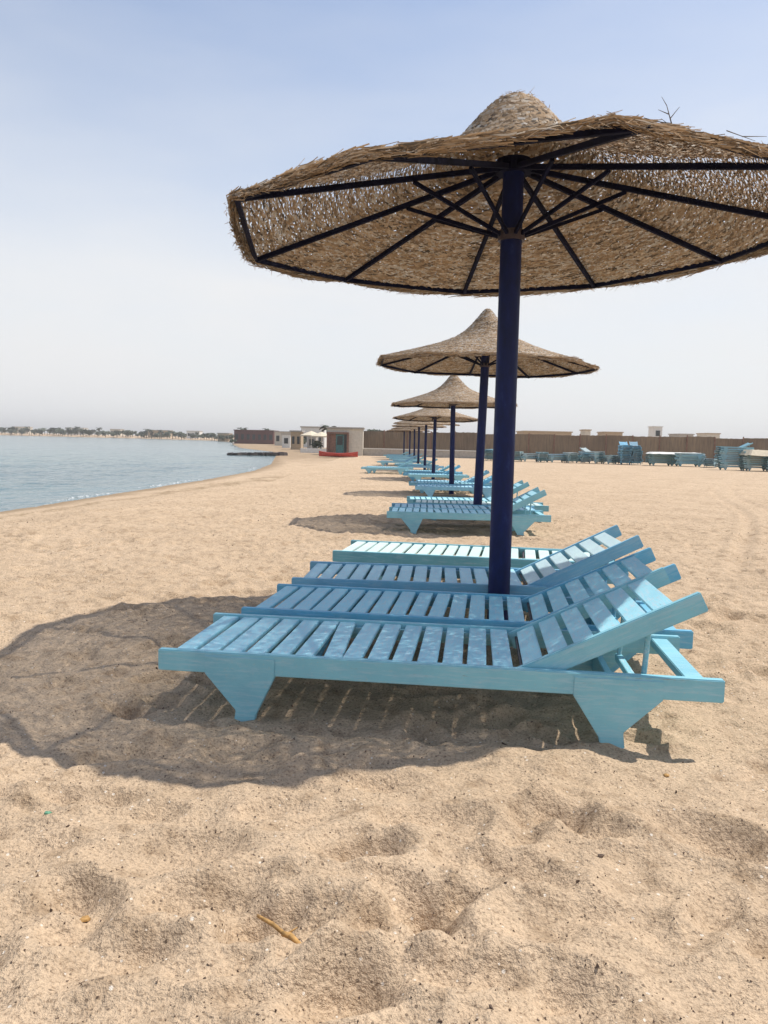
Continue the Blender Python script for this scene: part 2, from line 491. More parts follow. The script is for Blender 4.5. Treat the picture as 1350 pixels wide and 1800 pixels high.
def axis(segs):
    out = [segs[0][0]]
    for a, b, s0, s1 in segs:
        # spacing goes from s0 to s1 over [a, b]
        t = a
        while t < b:
            k = (t - a) / (b - a)
            t += s0 * (s1 / s0) ** k
            out.append(min(t, b))
    out = sorted(set(round(v, 4) for v in out))
    return np.array(out)
xs = axis([(-3000, -400, 300, 80), (-400, -60, 60, 8), (-60, -14, 6, 0.6), (-14, -6, 0.3, 0.05), (-6, -2.2, 0.05, 0.02), (-2.2, 2.6, 0.016, 0.016), (2.6, 6, 0.02, 0.05), (6, 20, 0.05, 0.5), (20, 80, 1.2, 10), (80, 3000, 15, 300)])
ys = axis([(-60, -4, 12, 1), (-4, 1.1, 0.5, 0.03), (1.1, 3.2, 0.012, 0.014), (3.2, 8, 0.014, 0.04), (8, 30, 0.03, 0.10), (30, 100, 0.14, 2.0), (100, 500, 3, 12), (500, 5000, 20, 500)])
X, Y = np.meshgrid(xs, ys)
Z = gh(X, Y)
nx, ny = len(xs), len(ys)
print("ground grid", nx, ny, nx * ny)
me = bpy.data.meshes.new("sand_ground")
me.vertices.add(nx * ny)
me.vertices.foreach_set("co", np.stack([X, Y, Z], -1).astype(np.float32).ravel())
i0 = (np.arange(ny - 1)[:, None] * nx + np.arange(nx - 1)[None, :]).ravel()
quads = np.stack([i0, i0 + 1, i0 + 1 + nx, i0 + nx], -1).astype(np.int32)
me.loops.add(quads.size); me.loops.foreach_set("vertex_index", quads.ravel())
me.polygons.add(len(quads)); me.polygons.foreach_set("loop_start", np.arange(0, quads.size, 4, dtype=np.int32))
me.polygons.foreach_set("use_smooth", np.ones(len(quads), dtype=bool))
me.update(calc_edges=True)
me.materials.append(M['sand'])
go = bpy.data.objects.new("sand", me); col.objects.link(go)
tag(go, kind='structure')

# water sheet, its landward edge running under the sand
wxs = axis([(-2600, -300, 400, 60), (-300, -70, 30, 2.0), (-70, -30, 1.2, 0.35), (-30, -5.2, 0.30, 0.14), (-5.2, -3.4, 0.4, 0.4)])
wys = axis([(-60, 6, 8, 0.6), (6, 14, 0.3, 0.12), (14, 40, 0.12, 0.28), (40, 90, 0.30, 0.9), (90, 300, 1.2, 8), (300, 620, 10, 40)])
WX, WY = np.meshgrid(wxs, wys)
amp = np.clip(-coast_sd(WX, WY) / 3.0, 0.05, 1) * np.clip(1.2 - np.hypot(WX, WY) / 150, 0, 1)
cr = lambda v: (1 - 2.2 * np.abs(v))
WZ = WL + amp * (0.034 * cr(perlin(WX * .55 + WY * .2, WY * .9, 31)) + 0.024 * cr(perlin(WX * 1.5 + 7, WY * 2.2 - WX * .5, 32)) + 0.007 * perlin(WX * 3.5, WY * 4.5, 33) - 0.012)
b = MB()
b.v = np.stack([WX, WY, WZ], -1).reshape(-1, 3).tolist()
mx_, my_ = len(wxs), len(wys)
ii = (np.arange(my_ - 1)[:, None] * mx_ + np.arange(mx_ - 1)[None, :]).ravel()
b.f = np.stack([ii, ii + 1, ii + 1 + mx_, ii + mx_], -1).tolist()
b.c = [0] * len(b.f)
wo_ = b.build("sea_water", M['water'], smooth=True); tag(wo_, kind='structure')

# ------------------------------------------------------------------ foam at the edge
b = MB()
def coast_x(y):
    return float(np.interp(y, [p[1] for p in COAST[:11]], [p[0] for p in COAST[:11]]))
for (ya, yb, off, wd) in ((21.0, 27.5, -0.20, 0.13), (15.5, 19.5, -0.14, 0.06), (34, 38, -0.3, 0.12)):
    n = 60; prev = None
    for i in range(n + 1):
        y = ya + (yb - ya) * i / n; s = math.sin(math.pi * i / n) ** 0.6
        x = coast_x(y) + off + 0.10 * math.sin(y * 1.7) + 0.05 * math.sin(y * 5.3)
        ww = wd * s * (0.6 + 0.4 * math.sin(y * 3.1 + 1) ** 2 + random.uniform(-.15, .15))
        # solid little roll: two edges and a raised crest
        cur = [(x - ww, y, WL - 0.004), (x - ww * .3, y, WL + 0.006 + 0.03 * s), (x + ww * .5, y, WL - 0.004)]
        if prev:
            b.add(prev + cur, [(0, 1, 4, 3), (1, 2, 5, 4)])
        prev = cur
f = b.build("foam", M['foam'], smooth=True)
tag(f, "thin white lines of foam where the calm sea laps the sand", "foam", kind='stuff')

# ------------------------------------------------------------------ umbrella
NR = 10
RAD = 1.52
HUBZ = 0.39
def profile(sharp):
    return ([0, .05, .13, .22, .32, .45, .70, 1.0, 1.3, RAD, RAD + .04],
            [.745, .735, .69, .60, .485, .365, .250, .150, .062, .004, -.020] if sharp else
            [.78, .76, .66, .55, .45, .36, .255, .16, .075, .014, -.012])

def make_umbrella(corner_z, rot0, sharp, seed, rimz=2.23):
    rr = random.Random(seed)
    root = empty("beach_umbrella")
    # pole
    b = MB()
    n = 20
    zs = [-0.3, 0.5, 1.3, 2.0, rimz + HUBZ]; rad = [.063, .063, .061, .060, .058]
    for k, (zz_, r_) in enumerate(zip(zs, rad)):
        b.v += [(r_ * math.cos(2 * math.pi * i / n), r_ * math.sin(2 * math.pi * i / n), zz_) for i in range(n)]
        if k: b.f += [((k-1)*n + i, (k-1)*n + (i+1) % n, k*n + (i+1) % n, k*n + i) for i in range(n)]
    b.c = [0] * len(b.f)
    pole = b.build("pole", M['pole'], root, smooth=True)
    for p in pole.data.polygons:
        if len(p.vertices) > 4: p.use_smooth = False
    b = MB(); b.tube((0, 0, rimz - .02), (0, 0, rimz + .035), .074, .074, 20)
    b.build("collar", M['steel'], root)
    b = MB(); b.tube((0, 0, rimz + HUBZ - .05), (0, 0, rimz + HUBZ + .02), .10, .10, 16)
    b.build("hub", M['frame'], root, bevel=.004)
    ang = [rot0 + 2 * math.pi * i / NR + (R([0,0,0,0,3,5,3,0,0,0][i]) if sharp else 0) for i in range(NR)]
    def corner(i):
        i %= NR
        return Vector((RAD * math.cos(ang[i]), RAD * math.sin(ang[i]), rimz + corner_z[i]))
    for i in range(NR):
        a = ang[i]; d = Vector((math.cos(a), math.sin(a), 0))
        p0 = d * .07 + Vector((0, 0, rimz + HUBZ - .015)); p1 = corner(i)
        u = (p1 - p0).normalized()
        b = MB(); L = (p1 - p0).length
        zaxis = Vector((0, 0, 1)); side = u.cross(zaxis).normalized(); up = side.cross(u)
        Mx = Matrix((u, side, up)).transposed().to_4x4(); Mx.translation = p0
        b.box(0, L + .015, -.012, .012, -.027, 0, Mx)
        b.build("rib", M['frame'], root, bevel=.002)
        s0 = d * .066 + Vector((0, 0, rimz + .01))
        t = 0.56 / RAD
        s1 = p0.lerp(p1, t) - up * .03
        u2 = (s1 - s0).normalized(); sd2 = u2.cross(zaxis).normalized(); up2 = sd2.cross(u2)
        Mx = Matrix((u2, sd2, up2)).transposed().to_4x4(); Mx.translation = s0
        b = MB(); b.box(0, (s1 - s0).length, -.009, .009, -.010, .010, Mx)
        b.build("strut", M['frame'], root, bevel=.002)
        q0, q1 = corner(i), corner(i + 1)
        u3 = (q1 - q0).normalized(); sd3 = u3.cross(zaxis).normalized(); up3 = sd3.cross(u3)
        Mx = Matrix((u3, sd3, up3)).transposed().to_4x4(); Mx.translation = q0
        b = MB(); b.box(-.005, (q1 - q0).length + .005, -.011, .011, -.026, .002, Mx)
        b.build("rim_bar", M['frame'], root, bevel=.002)
    # canopy of woven reed strands
    pr, pz = profile(sharp)
    pr = np.array(pr); pz = np.array(pz)
    cz = list(corner_z) + [corner_z[0]]
    def canz(r, a):
        t = ((a - rot0) / (2 * math.pi) % 1.0) * NR
        i = int(t) % NR; f_ = t - int(t)
        c = corner_z[i] * (1 - f_) + corner_z[(i + 1) % NR] * f_
        bulge = 4 * f_ * (1 - f_)
        return rimz + float(np.interp(r, pr, pz)) + c * min(1, r / RAD) ** 1.5 - 0.020 * bulge * min(1, r / RAD) ** 2
    def rscale(a):   # between a circle and the ten-sided frame
        t = ((a - rot0) / (2 * math.pi) % 1.0) * NR; f_ = t - int(t)
        poly = math.cos(math.pi / NR) / math.cos((f_ - .5) * 2 * math.pi / NR)
        return 0.35 + 0.65 * poly
    def P(r, a, dz=0.0):
        q = r * (1 + (rscale(a) - 1) * min(1, r / RAD))
        return (q * math.cos(a), q * math.sin(a), canz(r, a) + dz)
    b = MB()
    # rows at equal distance along the profile
    seg = np.hypot(np.diff(pr), np.diff(pz)); cum = np.concatenate([[0], np.cumsum(seg)])
    for layer, (pitch, dz0, wd, ln) in enumerate(((.0082, .002, .0073, .085), (.0082, .010, .0072, .09))):
        s = 0.02
        while s < cum[-1]:
            r = float(np.interp(s, cum, pr))
            a = rr.uniform(0, 6.28); end = a + 2 * math.pi
            while a < end:
                L = ln * rr.uniform(.5, 1.3) / max(r, .06)
                L = min(L, 1.2)
                tilt = .010 + rr.gauss(0, .008) if layer == 0 else -.012 + rr.gauss(0, .010)
                tone = min(1.1, max(0, rr.gauss(.42, .23)))
                wv = wd * rr.uniform(.75, 1.15) / 2
                nseg = 3
                vs = []
                ph = rr.uniform(0, 6.28); off = rr.gauss(0, .0025)
                for k in range(nseg + 1):
                    t = k / nseg
                    aa = a + L * t
                    rc = max(.004, r + tilt * (t - .5) + off)
                    dz = dz0 + .006 * math.sin(ph + t * 7) + rr.gauss(0, .002)
                    vs.append(P(max(.001, rc - wv), aa, dz + .003)); vs.append(P(rc + wv, aa, dz - .002))
                b.add(vs, [(2*k, 2*k+1, 2*k+3, 2*k+2) for k in range(nseg)], tone)
                a += L * rr.uniform(.93, 1.0)
            s += pitch
    # rolled reed bundle round the rim
    for k in range(6000):
        a = rr.uniform(0, 6.283)
        L = rr.uniform(.04, .15) / RAD
        ph = rr.uniform(0, 6.283); rb = .025 * math.sqrt(rr.random()) * (1 + .25 * math.sin(a * 5) + .2 * math.sin(a * 13 + 1))
        tone = min(1, max(0, rr.gauss(.35, .24)))
        r0 = RAD + .022 + rb * math.cos(ph); z0 = -.008 + rb * .95 * math.sin(ph)
        dr = rr.gauss(0, .008); dzz = rr.gauss(0, .007)
        wv = rr.uniform(.0009, .0024)
        vs = []
        for j in range(4):
            t = j / 3
            aa = a + L * t; rc = r0 + dr * t
            cx = P(RAD + .0, aa)
            dx, dy = math.cos(aa), math.sin(aa)
            px = cx[0] + dx * (rc - RAD); py = cx[1] + dy * (rc - RAD); pzz = cx[2] + z0 + dzz * t + .002 * math.sin(7 * t + ph)
            vs.append((px + dx * wv * math.cos(ph), py + dy * wv * math.cos(ph), pzz + wv)); vs.append((px - dx * wv * math.cos(ph), py - dy * wv * math.cos(ph), pzz - wv))
        b.add(vs, [(2*j, 2*j+1, 2*j+3, 2*j+2) for j in range(3)], tone)
    # loose ends
    for k in range(1800):
        a = rr.uniform(0, 6.283)
        if rr.random() < .75: r = RAD + rr.uniform(-.02, .07); 
        else: r = rr.uniform(.05, RAD)
        p = Vector(P(min(r, RAD + .055), a, .02 if r < RAD else 0.0))
        tang = Vector((-math.sin(a), math.cos(a), 0)) * rr.choice((-1, 1)); outv = Vector((math.cos(a), math.sin(a), 0))
        up = Vector((0, 0, 1))
        L = rr.uniform(.012, .045) * (2.2 if rr.random() < .05 else 1)
        if r >= RAD: d = tang * rr.uniform(.5, 1.2) + outv * rr.uniform(0, .6) + up * rr.uniform(-.6, .45)
        else: d = tang + outv * rr.uniform(-.3, .3) + up * rr.uniform(.1, .5)
        d.normalize(); q = p + d * L; q.z -= L * .15
        wv = rr.uniform(.0010, .0024)
        sdv = d.cross(Vector((rr.random(), rr.random(), rr.random() + .2))).normalized() * wv
        b.add([p - sdv, p + sdv, q + sdv * .4, q - sdv * .4], [(0, 1, 2, 3)], rr.uniform(.1, .8))
    can = b.build("canopy", M['straw'], root, attr=True)
    return root

U1C = [-.02, .02, .045, -.005, .03, .0, -.03, .02, -.02, .02]
# corner angles run 94,130,166,202,238,274,310,346,22,58 degrees
U1C = [.0, .0, -.055, .02, -.04, .02, .035, .01, .045, .02]
umb1 = make_umbrella(U1C, R(94), True, 3)
proto = make_umbrella([.01, -.01, .015, -.015, .0, .01, -.01, .01, .0, -.01], R(20), False, 4)
POLES = [  # x, y, spin, height factor, tilt about the view axis
    (0.672, 4.37, 0, 1.0, 0), (1.33, 10.95, 0, 1.0, 1.2), (1.66, 19.0, 33, .985, -.6), (1.74, 27.6, 71, .97, 1.8), (1.86, 36.0, 110, .98, -1.4),
    (1.90, 44.0, 160, 1.0, 0), (1.95, 51.5, 200, 1.0, .8), (1.85, 58.5, 240, .99, 0), (1.55, 64.0, 290, 1.0, -.8)]
ORD = ["first", "second", "third", "fourth", "fifth", "sixth", "seventh", "eighth", "ninth"]
UG = "straw umbrellas in a row along the beach"
for i, (x, y, sp, hf, tl) in enumerate(POLES):
    if i == 0: o = umb1
    elif i == 1: o = proto
    else: o = copy_tree(proto)
    o.location = (x, y, gz(x, y) if i else 0.0)
    o.rotation_euler = (0, R(tl), R(sp))
    o.scale = (1, 1, hf)
    if i == 0: lab = "large woven straw umbrella on a navy blue pole, nearest the camera, underside showing"
    elif i == 1: lab = "straw umbrella with pointed cap right behind the nearest one, on a dark blue pole"
    else: lab = f"straw umbrella on a dark blue pole, {ORD[i]} from the camera in the receding row"
    tag(o, lab, "beach umbrella", UG)
# two sprigs stuck in the near rim
def sprig(loc, branches, name="dry_sprig"):
    b = MB()
    for p, q, r in branches: b.tube(p, q, r, r * .4, 5)
    o = b.build(name, M['trunk']); o.location = loc
    return o

# ------------------------------------------------------------------ loungers
LEN = 2.12; HW = 0.33
def make_lounger(angle, skew=0.0):
    root = empty("sun_lounger")
    x0 = -LEN / 2; x1 = LEN / 2
    for s in (-1, 1):
        y0, y1 = (s * HW, s * (HW - .034))
        if s < 0: y0, y1 = -HW, -(HW - .034)
        else: y0, y1 = HW - .034, HW
        b = MB(); b.box(x0, x1, y0, y1, .187, .270); b.build("side_rail", M['rail'], root, bevel=.004)
        ya, yb = (-HW - .004, -HW + .028) if s < 0 else (HW - .028, HW + .004)
        b = MB(); b.prism_xz([(x0 + .30, -.06), (x0 + .375, -.06), (x0 + .395, .03), (x0 + .47, .186), (x0 + .47, .257), (x0 + .19, .257), (x0 + .19, .186), (x0 + .315, .045)], ya, yb)
        b.build("leg", M['rail'], root, bevel=.003)
        b = MB(); b.prism_xz([(x1 - .415, -.06), (x1 - .33, -.06), (x1 - .345, .055), (x1 - .21, .186), (x1 - .21, .257), (x1 - .53, .257), (x1 - .53, .186), (x1 - .43, .03)], ya, yb)
        b.build("leg", M['rail'], root, bevel=.003)
    # seat slats on a pair of thin ledges
    b = MB()
    rr = random.Random(7 + int(angle * 10))
    pitch = .0955
    for i in range(14):
        xa = x0 + .055 + i * pitch
        a = rr.gauss(0, .006)
        if skew and i == 6: a = skew
        Mx = Matrix.Translation((xa + .037, 0, .255 + rr.gauss(0, .0012))) @ Matrix.Rotation(a, 4, 'Z')
        hw = .0375 + rr.gauss(0, .001)
        b.box(-hw, hw, -HW + .036, HW - .036, -.009, .009, Mx)
    b.build("seat", M['paint'], root, bevel=.0025)
    b = MB()
    for s in (-1, 1):
        c = s * (HW - .048); b.box(x0 + .05, x0 + 1.42, c - .0115, c + .0115, .215, .245)
    b.build("slat_ledge", M['paint'], root)
    for xx, z0, z1 in ((x0 + .33, .12, .21), (x1 - .37, .10, .19)):
        b = MB(); b.box(xx, xx + .03, -HW + .03, HW - .03, z0, z1); b.build("crossbar", M['rail'], root, bevel=.003)
    b = MB(); b.box(x1 - .125, x1 - .055, -HW + .0345, HW - .0345, .225, .259); b.build("crossbar", M['rail'], root, bevel=.003)
    # backrest turns about its hinge
    hx, hz_ = x0 + 1.41, .238
    b = MB()
    for i in range(6):
        xa = .012 + i * .104
        b.box(xa, xa + .078, -HW + .0685, HW - .0685, .006 + rr.gauss(0, .001), .024)
    back = b.build("backrest", M['paint'], root, bevel=.0025)
    back.location = (hx, 0, hz_); back.rotation_euler = (0, -R(angle), 0)
    for s in (-1, 1):
        c = s * (HW - .053)
        b = MB(); b.box(-.03, .705, c - .0145, c + .0145, -.045 if angle > 2 else -.03, .030)
        b.build("backrest_rail", M['rail'], back, bevel=.004)
    b = MB()
    ax = hx + .50 * math.cos(R(angle)) + .01; az = hz_ + .50 * math.sin(R(angle)) - .02
    if angle > 2:
        for s in (-1, 1):
            c = s * (HW - .092)
            b.tube((ax, c, az), (ax - .015, c, .17), .011, .011, 6)
        b.box(ax - .03, ax - .002, -HW + .08, HW - .08, .165, .195)
        b.build("prop_bar", M['paint'], root, bevel=.002)
    b = MB()
    b.tube((hx, -HW + .02, hz_), (hx, HW - .02, hz_), .007, .007, 8)
    b.build("hinge_rod", M['steel'], root)
    return root

def one_mesh(root, name):
    """far copies: the same lounger as one mesh"""
    bpy.context.view_layer.update()
    bm = bmesh.new()
    for o in root.children_recursive:
        t = bmesh.new(); t.from_mesh(o.data)
        t.transform(root.matrix_world.inverted() @ o.matrix_world)
        tmp = bpy.data.meshes.new("t"); t.to_mesh(tmp); t.free()
        bm.from_mesh(tmp); bpy.data.meshes.remove(tmp)
    me = bpy.data.meshes.new(name); bm.to_mesh(me); bm.free()
    me.materials.append(M['paint'])
    return me

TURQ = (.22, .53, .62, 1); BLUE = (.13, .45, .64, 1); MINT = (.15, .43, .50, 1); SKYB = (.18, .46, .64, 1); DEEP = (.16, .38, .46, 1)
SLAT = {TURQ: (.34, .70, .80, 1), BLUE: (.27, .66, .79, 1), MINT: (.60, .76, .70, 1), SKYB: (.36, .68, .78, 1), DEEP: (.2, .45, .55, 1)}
LG = "sun loungers under the row of umbrellas"
LA = make_lounger(26.5, .07); LB = make_lounger(25.5); LC = make_lounger(27); LD = make_lounger(0)
MESH = {26.5: one_mesh(LA, "sun_lounger"), 27: one_mesh(LC, "sun_lounger"), 0: one_mesh(LD, "sun_lounger")}

def place(o, cx, cy, deg, c, lab, z=None, far=False):
    """near foot-end corner given; rail runs to the right and slightly towards the camera"""
    a = -R(deg)
    ux, uy = math.cos(a), math.sin(a)
    X_ = cx + ux * LEN / 2 - uy * HW; Y_ = cy + uy * LEN / 2 + ux * HW
    o.location = (X_, Y_, gz(X_, Y_) if z is None else z)
    o.rotation_euler = (0, 0, a)
    if cy > 8: o.scale = (.94, 1, 1)
    if far: o.color = c
    else: setcol(o, c)
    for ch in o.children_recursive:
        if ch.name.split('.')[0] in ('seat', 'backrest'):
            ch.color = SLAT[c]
    tag(o, lab, "sun lounger", LG)
place(LA, -0.872, 2.935, 7.0, TURQ, "turquoise slatted lounger nearest the camera, backrest raised, one slat askew", 0)
place(LB, -0.69, 3.70, 8.0, BLUE, "second lounger from the camera, deeper blue, between the nearest lounger and the pole", 0)
place(LC, -0.545, 4.535, 4.5, SKYB, "blue lounger just behind the nearest umbrella's pole, raised backrest in full sun", 0)
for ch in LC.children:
    if ch.name.startswith("backrest"): ch.color = (.55, .74, .76, 1)  # sunlight on the raised backrest put into its colour, paler than the seat
place(LD, -0.38, 5.70, 10.0, MINT, "pale mint lounger laid flat, farthest of the four by the nearest umbrella", 0.0)

NEAR = {26.5: LA, 25.5: LB, 27: LC, 0: LD}
def lounger_set(ui, spots):
    for k, (cx, cy, deg, ang, c) in enumerate(spots):
        nth = ORD[k]
        back = "flat" if ang == 0 else "raised"
        if ui <= 3:
            o = copy_tree(NEAR[ang])
            place(o, cx, cy, deg, c, f"blue slatted lounger with {back} back, {nth} nearest of those by the {ORD[ui]} umbrella")
        else:
            o = bpy.data.objects.new("sun_lounger", MESH[ang]); col.objects.link(o)
            place(o, cx, cy, deg, c, f"small distant blue lounger with {back} back, {nth} nearest by the {ORD[ui]} umbrella from the camera", far=True)
lounger_set(1, [(-.03, 9.35, 3, 26.5, TURQ), (.02, 10.12, 2, 0, SKYB), (.34, 11.25, 4, 0, MINT), (.30, 12.15, 1, 27, TURQ)])
lounger_set(2, [(.62, 17.1, 2, 0, SKYB), (.70, 17.95, 4, 27, BLUE), (.55, 19.3, 1, 0, TURQ), (.75, 20.2, 3, 27, SKYB)])
lounger_set(3, [(.70, 25.0, 0, 0, TURQ), (.55, 25.9, 3, 27, BLUE), (.78, 28.1, 5, 0, BLUE), (.65, 29.0, 2, 27, TURQ)])
lounger_set(4, [(-1.05, 31.6, 3, 0, TURQ), (-.85, 32.6, 1, 26.5, TURQ), (.6, 34.8, 5, 0, SKYB), (.5, 36.5, 2, 27, TURQ), (.4, 37.4, 2, 0, TURQ)])
lounger_set(5, [(-.5, 42.2, 3, 0, TURQ), (-.3, 43.1, 1, 27, SKYB), (.6, 44.6, 5, 0, TURQ), (.5, 45.6, 2, 27, TURQ)])
lounger_set(6, [(.2, 49.8, 3, 0, TURQ), (.3, 50.7, 1, 27, SKYB), (.5, 52.1, 5, 27, TURQ)])
lounger_set(7, [(.0, 56.8, 3, 0, TURQ), (.2, 57.7, 1, 27, SKYB), (.3, 59.2, 5, 27, TURQ)])
lounger_set(8, [(-.2, 62.5, 3, 27, TURQ), (.0, 63.2, 1, 0, SKYB), (.1, 64.8, 5, 27, TURQ)])

# ------------------------------------------------------------------ stacked loungers before the fence
def PX(px, y): return (px - 678) / 1350 * y
rs = random.Random(21)
LAYER = ["lowest", "second from the sand", "third from the sand", "fourth from the sand", "fifth from the sand", "sixth from the sand", "seventh from the sand", "eighth from the sand", "ninth from the sand", "tenth from the sand", "eleventh from the sand"]
def stack(px, y, n, deg, group, lab, colors, ang=0, dz=.10):
    x = PX(px, y)
    for k in range(n):
        o = bpy.data.objects.new("sun_lounger", MESH[ang if k == n - 1 else 0]); col.objects.link(o)
        o.location = (x + rs.uniform(-.07, .07), y + rs.uniform(-.05, .05), gz(x, y) + k * dz)
        o.rotation_euler = (R(rs.uniform(-1, 1)), R(rs.uniform(-1.2, 1.2)), R(deg + rs.uniform(-4, 4)))
        o.color = rs.choice(colors)
        tag(o, ("topmost" if k == n - 1 else LAYER[k]) + " lounger of " + lab, "sun lounger", group)
GC = [(.20, .40, .44, 1), DEEP, (.24, .38, .38, 1), (.32, .45, .45, 1), (.18, .30, .36, 1), (.40, .48, .46, 1)]
rowpx = list(range(868, 1090, 22))
for j, px in enumerate(rowpx):
    stack(px + rs.uniform(-4, 4), 61.5 - j * .3, rs.choice((4, 5, 6, 6)), rs.choice((90, 90, 70, 20, 110)) + rs.uniform(-8, 8), "loungers stacked along the fence", "the " + (ORD + ["tenth", "eleventh", "twelfth"])[j] + " stack from left before the fence", GC, rs.choice((0, 0, 27)), .13)
for j, px in enumerate((1098, 1116)):
    stack(px, 58.0, 10, 80, "loungers in the taller blue stacks", "the taller blue pair, " + ("left" if j == 0 else "right") + " stack", [BLUE, DEEP, (.16, .34, .44, 1)], 27, .13)
for j, px in enumerate((1162, 1210)):
    stack(px, 56.5 - j, 8, 0, "loungers in the long stacks with a pale cover", "the stack under the " + ("left" if j == 0 else "right") + " half of the white top sheet", [DEEP, (.17, .36, .38, 1), (.20, .33, .33, 1)], 0, .10)
stack(1248, 54, 4, 60, "loungers in the low stack by the right", "the low stack between the white sheet and the canvas cover", [DEEP, (.2, .36, .42, 1)], 0, .12)
for j, px in enumerate((1288, 1330, 1372)):
    stack(px, 48.5 - j * .6, 9 if j else 11, 4, "loungers in the stacks by the right edge", ("the tall stack left of the cream canvas", "the stack under the canvas, left half", "the stack under the canvas, right half")[j], [(.2, .42, .46, 1), DEEP, GC[2], GC[3]], 27 if j == 0 else 0, .12)
# white sheet giving the long stack its sunlit top by colour, and cream canvas
def drape(name, x0, x1, y0, y1, z, mat, lab, cat, sag=.05, drop=.22):
    b = MB(); n = 14; m_ = 6; rr = random.Random(int(x0 * 7))
    V_ = {}
    for i in range(n + 1):
        for j in range(m_ + 1):
            x = x0 + (x1 - x0) * i / n; y = y0 + (y1 - y0) * j / m_
            e_ = min(i, n - i, j, m_ - j)
            z_ = z + rr.gauss(0, .012) - sag * math.sin(math.pi * i / n) * .4 - (drop if e_ == 0 else 0)
            V_[i, j] = len(b.v); b.v.append((x, y, z_))
    for i in range(n):
        for j in range(m_):
            b.f.append((V_[i, j], V_[i+1, j], V_[i+1, j+1], V_[i, j+1]))
    k = len(b.v); b.v += [(p[0], p[1], p[2] - .012) for p in b.v[:k]]
    b.f += [tuple(q + k for q in reversed(f_)) for f_ in list(b.f)]
    b.c = [0] * len(b.f)
    o = b.build(name, mat, smooth=False); tag(o, lab, cat)
    return o
z_ = gz(PX(1186, 56), 56)
drape("sunlit_top_sheet", PX(1139, 56), PX(1233, 56), 55.3, 56.9, z_ + .99, M['white'], "white sheet standing in for the sunlit top of the long low stack of teal loungers", "cover", .02, .12)
z_ = gz(PX(1340, 47.5), 47.5)
drape("canvas_cover", PX(1306, 47.5), PX(1400, 47.5), 46.6, 48.3, z_ + 1.32, M['canvas'], "cream canvas thrown over the stack at the right edge", "cover", .1, .35)

# ------------------------------------------------------------------ fence and low wall
fence = empty("reed_fence", (0, 0, 0))
F0 = Vector((PX(636, 74), 74)); F1 = Vector((46, 62.5))
nseg = 22
for i in range(nseg):
    p = F0.lerp(F1, i / nseg); q = F0.lerp(F1, (i + 1) / nseg)
    d = (q - p).normalized(); nrm = Vector((-d.y, d.x)) * .05
    z0 = gz(p.x, p.y) - .2; h = 2.28 + 0.04 * math.sin(i * 2.1) + random.uniform(-.03, .03)
    b = MB()
    ns = 12; vs = []
    for k in range(ns + 1):
        t = p.lerp(q, k / ns); hh = z0 + .2 + h + random.uniform(-.025, .02)
        vs += [(t.x - nrm.x, t.y - nrm.y, z0), (t.x - nrm.x, t.y - nrm.y, hh), (t.x + nrm.x, t.y + nrm.y, hh), (t.x + nrm.x, t.y + nrm.y, z0)]
    fs = []
    for k in range(ns):
        a = 4 * k
        fs += [(a, a+4, a+5, a+1), (a+1, a+5, a+6, a+2), (a+2, a+6, a+7, a+3)]
    b.add(vs, fs); b.build("reed_panel", M['fence'], fence)
    b = MB(); b.tube((p.x - nrm.x * 1.9, p.y - nrm.y * 1.9, z0), (p.x - nrm.x * 1.9, p.y - nrm.y * 1.9, z0 + .2 + h + .10), .05, .05, 6); b.build("post", M['brown'], fence)
tag(fence, "long brown reed fence closing off the back of the beach", "fence")
b = MB()
lw0 = Vector((PX(636, 71), 71)); lw1 = Vector((PX(885, 68), 68))
d = (lw1 - lw0); Lw = d.length
Mx = Matrix.Translation((lw0.x, lw0.y, gz(lw0.x, lw0.y))) @ Matrix.Rotation(math.atan2(d.y, d.x), 4, 'Z')
b.box(0, Lw, 0, .25, -.3, .62, Mx)
lw = b.build("low_wall", M['grey'], bevel=.02)
b = MB(); b.box(-.02, Lw + .02, -.04, .29, .622, .70, Mx); b.build("coping", M['white'], lw)
tag(lw, "low pale grey wall running in front of the brown fence", "wall")

# ------------------------------------------------------------------ beach hut
hy = 70.0; hx_ = PX(607, hy)
hut = empty("beach_hut", (hx_, hy, gz(hx_, hy)))
W2 = 1.62
b = MB(); b.box(-W2, W2, 0, 2.6, -.2, 2.42); b.build("wall", M['cream'], hut, bevel=.02)
b = MB(); b.box(-W2 - .12, W2 + .12, -.15, 2.75, 2.423, 2.56); b.build("roof", M['grey'], hut, bevel=.02)
b = MB()
b.box(-W2 - .02, -W2 + .16, -.30, -.003, 0, 1.95); b.box(.18, .36, -.30, -.003, 0, 1.95); b.box(-W2 - .02, .36, -.32, -.003, 1.953, 2.10)
b.build("porch_frame", M['brown'], hut)
b = MB(); b.box(-W2 + .17, -.83, -.06, -.004, 0, 1.93); b.build("shutter", M['brown'], hut)
b = MB(); b.box(-.80, -.10, -.05, -.004, .0, 1.90); dr = b.build("door", M['teal'], hut)
b = MB(); b.box(-.70, -.20, -.056, -.052, .95, 1.75); b.build("pane", M['dark'], dr)
b = MB(); b.box(-.08, .16, -.04, -.004, .0, 1.90); b.build("window", M['dark'], hut)
tag(hut, "small cream beach hut with brown porch frame and teal door", "hut")

